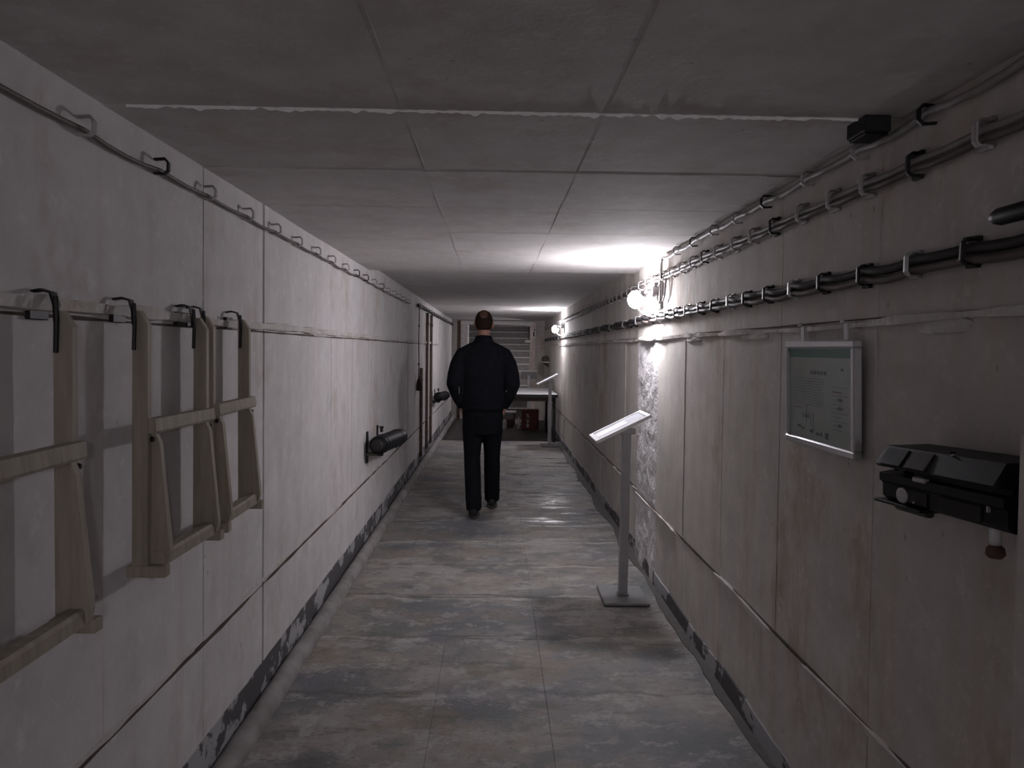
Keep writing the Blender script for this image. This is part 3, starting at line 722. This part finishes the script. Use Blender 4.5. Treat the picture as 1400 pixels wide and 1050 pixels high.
# ------------------------------------------------------------------ the walking person, seen from behind
PX, PY = -.120, 7.05
def remesh(o, vox, smooth_it=6):
    r = o.modifiers.new('remesh', 'REMESH'); r.mode = 'VOXEL'; r.voxel_size = vox; r.use_smooth_shade = True
    s_ = o.modifiers.new('smooth', 'SMOOTH'); s_.iterations = smooth_it; s_.factor = .5
person = thing('person', 'person in dark jacket and trousers walking away, hands in pockets', 'person', (PX, PY, 0))
# joints (x right, y forward, z up), local to the person
hip_l, hip_r = Vector((-.088, 0, .93)), Vector((.088, 0, .93))
kn_l, an_l = Vector((-.095, .03, .50)), Vector((-.068, -.215, .105))
kn_r, an_r = Vector((.088, .14, .50)), Vector((.092, .235, .10))
sh_l, sh_r = Vector((-.190, .0, 1.452)), Vector((.190, .0, 1.452))
el_l, el_r = Vector((-.262, -.085, 1.185)), Vector((.268, -.085, 1.190))
wr_l, wr_r = Vector((-.198, .045, .985)), Vector((.200, .045, .985))
hd_l, hd_r = Vector((-.175, .085, .885)), Vector((.177, .085, .885))
bm = BM()
UX = Vector((1, 0, 0))
tube(bm, [(0, 0, .90), (0, 0, 1.0), (0, -.005, 1.15), (0, -.01, 1.32), (0, -.01, 1.46), (0, .0, 1.53)], [(.15, .10), (.155, .105), (.15, .105), (.165, .11), (.15, .09), (.07, .06)], 20, axis_u=UX)
tube(bm, [(0, .0, 1.48), (0, .012, 1.56), (0, .03, 1.66)], [(.068, .066), (.058, .062), (.056, .064)], 16, axis_u=UX)   # neck
ellipsoid(bm, (0, .035, 1.752), (.078, .098, .108), 24, 18)        # skull
ellipsoid(bm, (0, .072, 1.675), (.058, .068, .062), 18, 12)        # jaw
ellipsoid(bm, (0, .140, 1.700), (.012, .020, .020), 10, 8)         # nose
tube(bm, [(0, .130, 1.745), (0, .150, 1.702)], [.008, .014], 8)
for s_ in (-1, 1):
    ellipsoid(bm, (s_*.082, .030, 1.725), (.012, .022, .034), 12, 10, Matrix.Rotation(.35*s_, 3, 'Z'))    # ear
    ellipsoid(bm, (s_*.032, .118, 1.765), (.024, .014, .009), 10, 8)  # brow
    ellipsoid(bm, (s_*.022, .128, 1.662), (.022, .010, .007), 10, 8)  # lips
for a_, b_, c_, d_, s_ in ((sh_l, el_l, wr_l, hd_l, -1), (sh_r, el_r, wr_r, hd_r, 1)):
    tube(bm, [Vector((s_*.12, 0, 1.46)), a_, a_.lerp(b_, .5), b_, b_.lerp(c_, .4), c_], [.055, .056, .048, .042, .042, .029], 14)
    tube(bm, [c_, c_.lerp(d_, .45), d_], [(.030, .024), (.042, .022), (.044, .018)], 12, axis_u=Vector((0, 1, 0)))   # palm
    for k in range(4):                                              # fingers, curled in the pocket
        base = d_+Vector((0, -.030+.020*k, .006)); ln_f = (.058, .072, .076, .066)[k]
        tube(bm, [base, base+Vector((-s_*.006, .008, -ln_f*.5)), base+Vector((-s_*.022, .018, -ln_f*.92))], [.0092, .0088, .0072], 8)
    th = c_.lerp(d_, .35)+Vector((s_*.0, .035, 0))                  # thumb from the side of the palm
    tube(bm, [th, th+Vector((s_*.004, .030, -.030)), th+Vector((s_*.002, .042, -.058))], [.012, .0105, .0085], 8)
for h_, k_, a_ in ((hip_l, kn_l, an_l), (hip_r, kn_r, an_r)):
    tube(bm, [h_+Vector((0, 0, .04)), h_.lerp(k_, .35), k_, k_.lerp(a_, .3), a_, a_-Vector((0, 0, .05))], [.085, .078, .055, .055, .038, .036], 14)
    tube(bm, [a_+Vector((0, -.02, -.06)), a_+Vector((0, .06, -.07)), a_+Vector((0, .15, -.085))], [.034, .034, .02], 10)
body = obj('body', bm, 'skin', person); remesh(body, .009, 5)
# jacket: torso, sleeves, stand-up collar, hem band
bm = BM()
tube(bm, [(0, .0, .955), (0, 0, 1.0), (0, -.005, 1.12), (0, -.012, 1.28), (0, -.015, 1.40), (0, -.008, 1.485), (0, .0, 1.545), (0, .006, 1.565)],
     [(.195, .138), (.200, .142), (.200, .142), (.208, .148), (.212, .140), (.170, .112), (.100, .085), (.082, .078)], 28, axis_u=UX)
tube(bm, [(0, .004, 1.53), (0, .010, 1.59), (0, .014, 1.625)], [(.098, .088), (.084, .080), (.078, .078)], 22, axis_u=UX)
for a_, b_, c_, s_ in ((sh_l, el_l, wr_l, -1), (sh_r, el_r, wr_r, 1)):
    tube(bm, [Vector((s_*.03, 0, 1.54)), Vector((s_*.11, 0, 1.492)), a_+Vector((0, 0, -.005)), a_.lerp(b_, .35)+Vector((s_*.014, 0, 0)), a_.lerp(b_, .7)+Vector((s_*.012, 0, 0)), b_, b_.lerp(c_, .35), b_.lerp(c_, .7), c_+Vector((0, .0, .012))],
         [.055, .068, .074, .077, .074, .072, .068, .060, .050], 18)
    ellipsoid(bm, b_+Vector((0, -.012, 0)), (.060, .058, .06), 14, 10)
    ellipsoid(bm, b_.lerp(c_, .75)+Vector((s_*.004, 0, 0)), (.056, .058, .03), 14, 10)   # slack above the cuff
jk = obj('jacket', bm, 'jacket_cloth', person); jk['label'] = 'dark navy zip jacket'; remesh(jk, .011, 6)
hem = obj('hem_band', tube(BM(), [(0, 0, .935), (0, 0, .965), (0, 0, .985)], [(.186, .132), (.194, .140), (.198, .143)], 30, axis_u=UX), 'jacket_cloth', jk, smooth=True)
for s_, c_, b_ in ((-1, wr_l, el_l), (1, wr_r, el_r)):
    obj('cuff', tube(BM(), [c_.lerp(b_, -.03), c_.lerp(b_, .12)], [.043, .046], 18), 'jacket_cloth', jk, smooth=True)
    obj('zip_pull', box(BM(), s_*.212-.003, s_*.212+.003, -.158, -.152, 1.10 if s_ < 0 else 1.12, 1.165 if s_ < 0 else 1.135, .001), 'dark_ink', jk)
bm = lathe(BM(), [(.033, -.008), (.034, 0), (.033, .008)], wr_r.lerp(el_r, -.10), (el_r-wr_r), 18)
obj('wristband', bm, 'aluminium', person)
# trousers
bm = BM()
tube(bm, [(0, 0, .72), (0, 0, .80), (0, 0, .88), (0, 0, .97)], [(.150, .105), (.180, .122), (.190, .130), (.182, .125)], 26, axis_u=UX)
for h_, k_, a_ in ((hip_l, kn_l, an_l), (hip_r, kn_r, an_r)):
    tube(bm, [h_+Vector((0, 0, -.02)), h_.lerp(k_, .4), h_.lerp(k_, .75), k_, k_.lerp(a_, .3), k_.lerp(a_, .65), a_+Vector((0, .004, .01)), a_+Vector((0, .012, -.035))],
         [(.098, .105), (.097, .104), (.084, .090), (.076, .082), (.077, .084), (.074, .080), (.072, .082), (.071, .086)], 18, axis_u=UX)
    for f_, dz in ((.02, .0), (.85, .0)):
        ellipsoid(bm, k_.lerp(a_, f_), (.080, .086, .022), 14, 8)
tr = obj('trousers', bm, 'trouser_cloth', person); tr['label'] = 'dark straight trousers'; remesh(tr, .011, 5)
# shoes
for a_, pitch_, zoff in ((an_l, .0, .0), (an_r, -.0, .0)):
    mm = Matrix.Translation(Vector((a_.x, a_.y, 0)))
    bm = BM()
    tube(bm, [(0, -.075, .050), (0, -.03, .060), (0, .05, .055), (0, .12, .045), (0, .185, .038), (0, .205, .034)], [(.030, .034), (.042, .046), (.045, .042), (.050, .032), (.042, .026), (.02, .014)], 16, axis_u=UX)
    tube(bm, [(0, -.015, .05), (0, -.015, .115)], [(.042, .052), (.040, .048)], 16, axis_u=UX)
    bmesh.ops.transform(bm, matrix=mm, verts=bm.verts)
    s_ = obj('shoe', bm, 'shoe_leather', person); remesh(s_, .008, 4)
    bm = BM(); n = 24; lo = []; hi = []
    for k in range(n):
        th = 2*math.pi*k/n; y = .062+.148*math.sin(th); wx = .050*math.cos(th)*(1+.12*math.sin(th))
        lo.append(bm.verts.new((a_.x+wx, a_.y+y, .0))); hi.append(bm.verts.new((a_.x+wx, a_.y+y, .022)))
    for k in range(n): bm.faces.new((lo[k], lo[(k+1) % n], hi[(k+1) % n], hi[k]))
    bm.faces.new(lo[::-1]); bm.faces.new(hi)
    obj('sole', bm, 'shoe_sole', s_)
# hair: cropped, thin over the crown
bm = BM(); ellipsoid(bm, (0, .035, 1.752), (.0805, .1005, .1095), 56, 40)
def hair_keep(c):
    x, y, z = c.x/.08, (c.y-.035)/.10, (c.z-1.752)/.11
    if z > .70 and (x*x+(y+.05)**2) < .30+.05*noise.noise(c*60): return False   # bare crown
    if y < .3 and z > .30 and (x/.46)**2+((z-.75)/.55)**2 < 1+.35*noise.noise(c*45): return False
    if y > .35 and z < .45: return False
    if y > .78: return False
    low = -.62 if y < -.3 else (-.35 if y < .15 else -.1)
    return z > low
bmesh.ops.delete(bm, geom=[f_ for f_ in bm.faces if not hair_keep(f_.calc_center_median())], context='FACES')
hr = obj('hair', bm, 'hair_dark', person, smooth=True); hr['label'] = 'short cropped dark hair, thin on the crown'
bm = BM(); ellipsoid(bm, (0, .035, 1.752), (.0795, .0995, .1090), 40, 30)
bmesh.ops.delete(bm, geom=[f_ for f_ in bm.faces if not (f_.calc_center_median().z > 1.772 and f_.calc_center_median().y < .07)], context='FACES')
sb_ = obj('crown_stubble', bm, 'hair_thin', hr, smooth=True)
so = sb_.modifiers.new('solid', 'SOLIDIFY'); so.thickness = .003; so.offset = 0
so = hr.modifiers.new('solid', 'SOLIDIFY'); so.thickness = .006; so.offset = 0
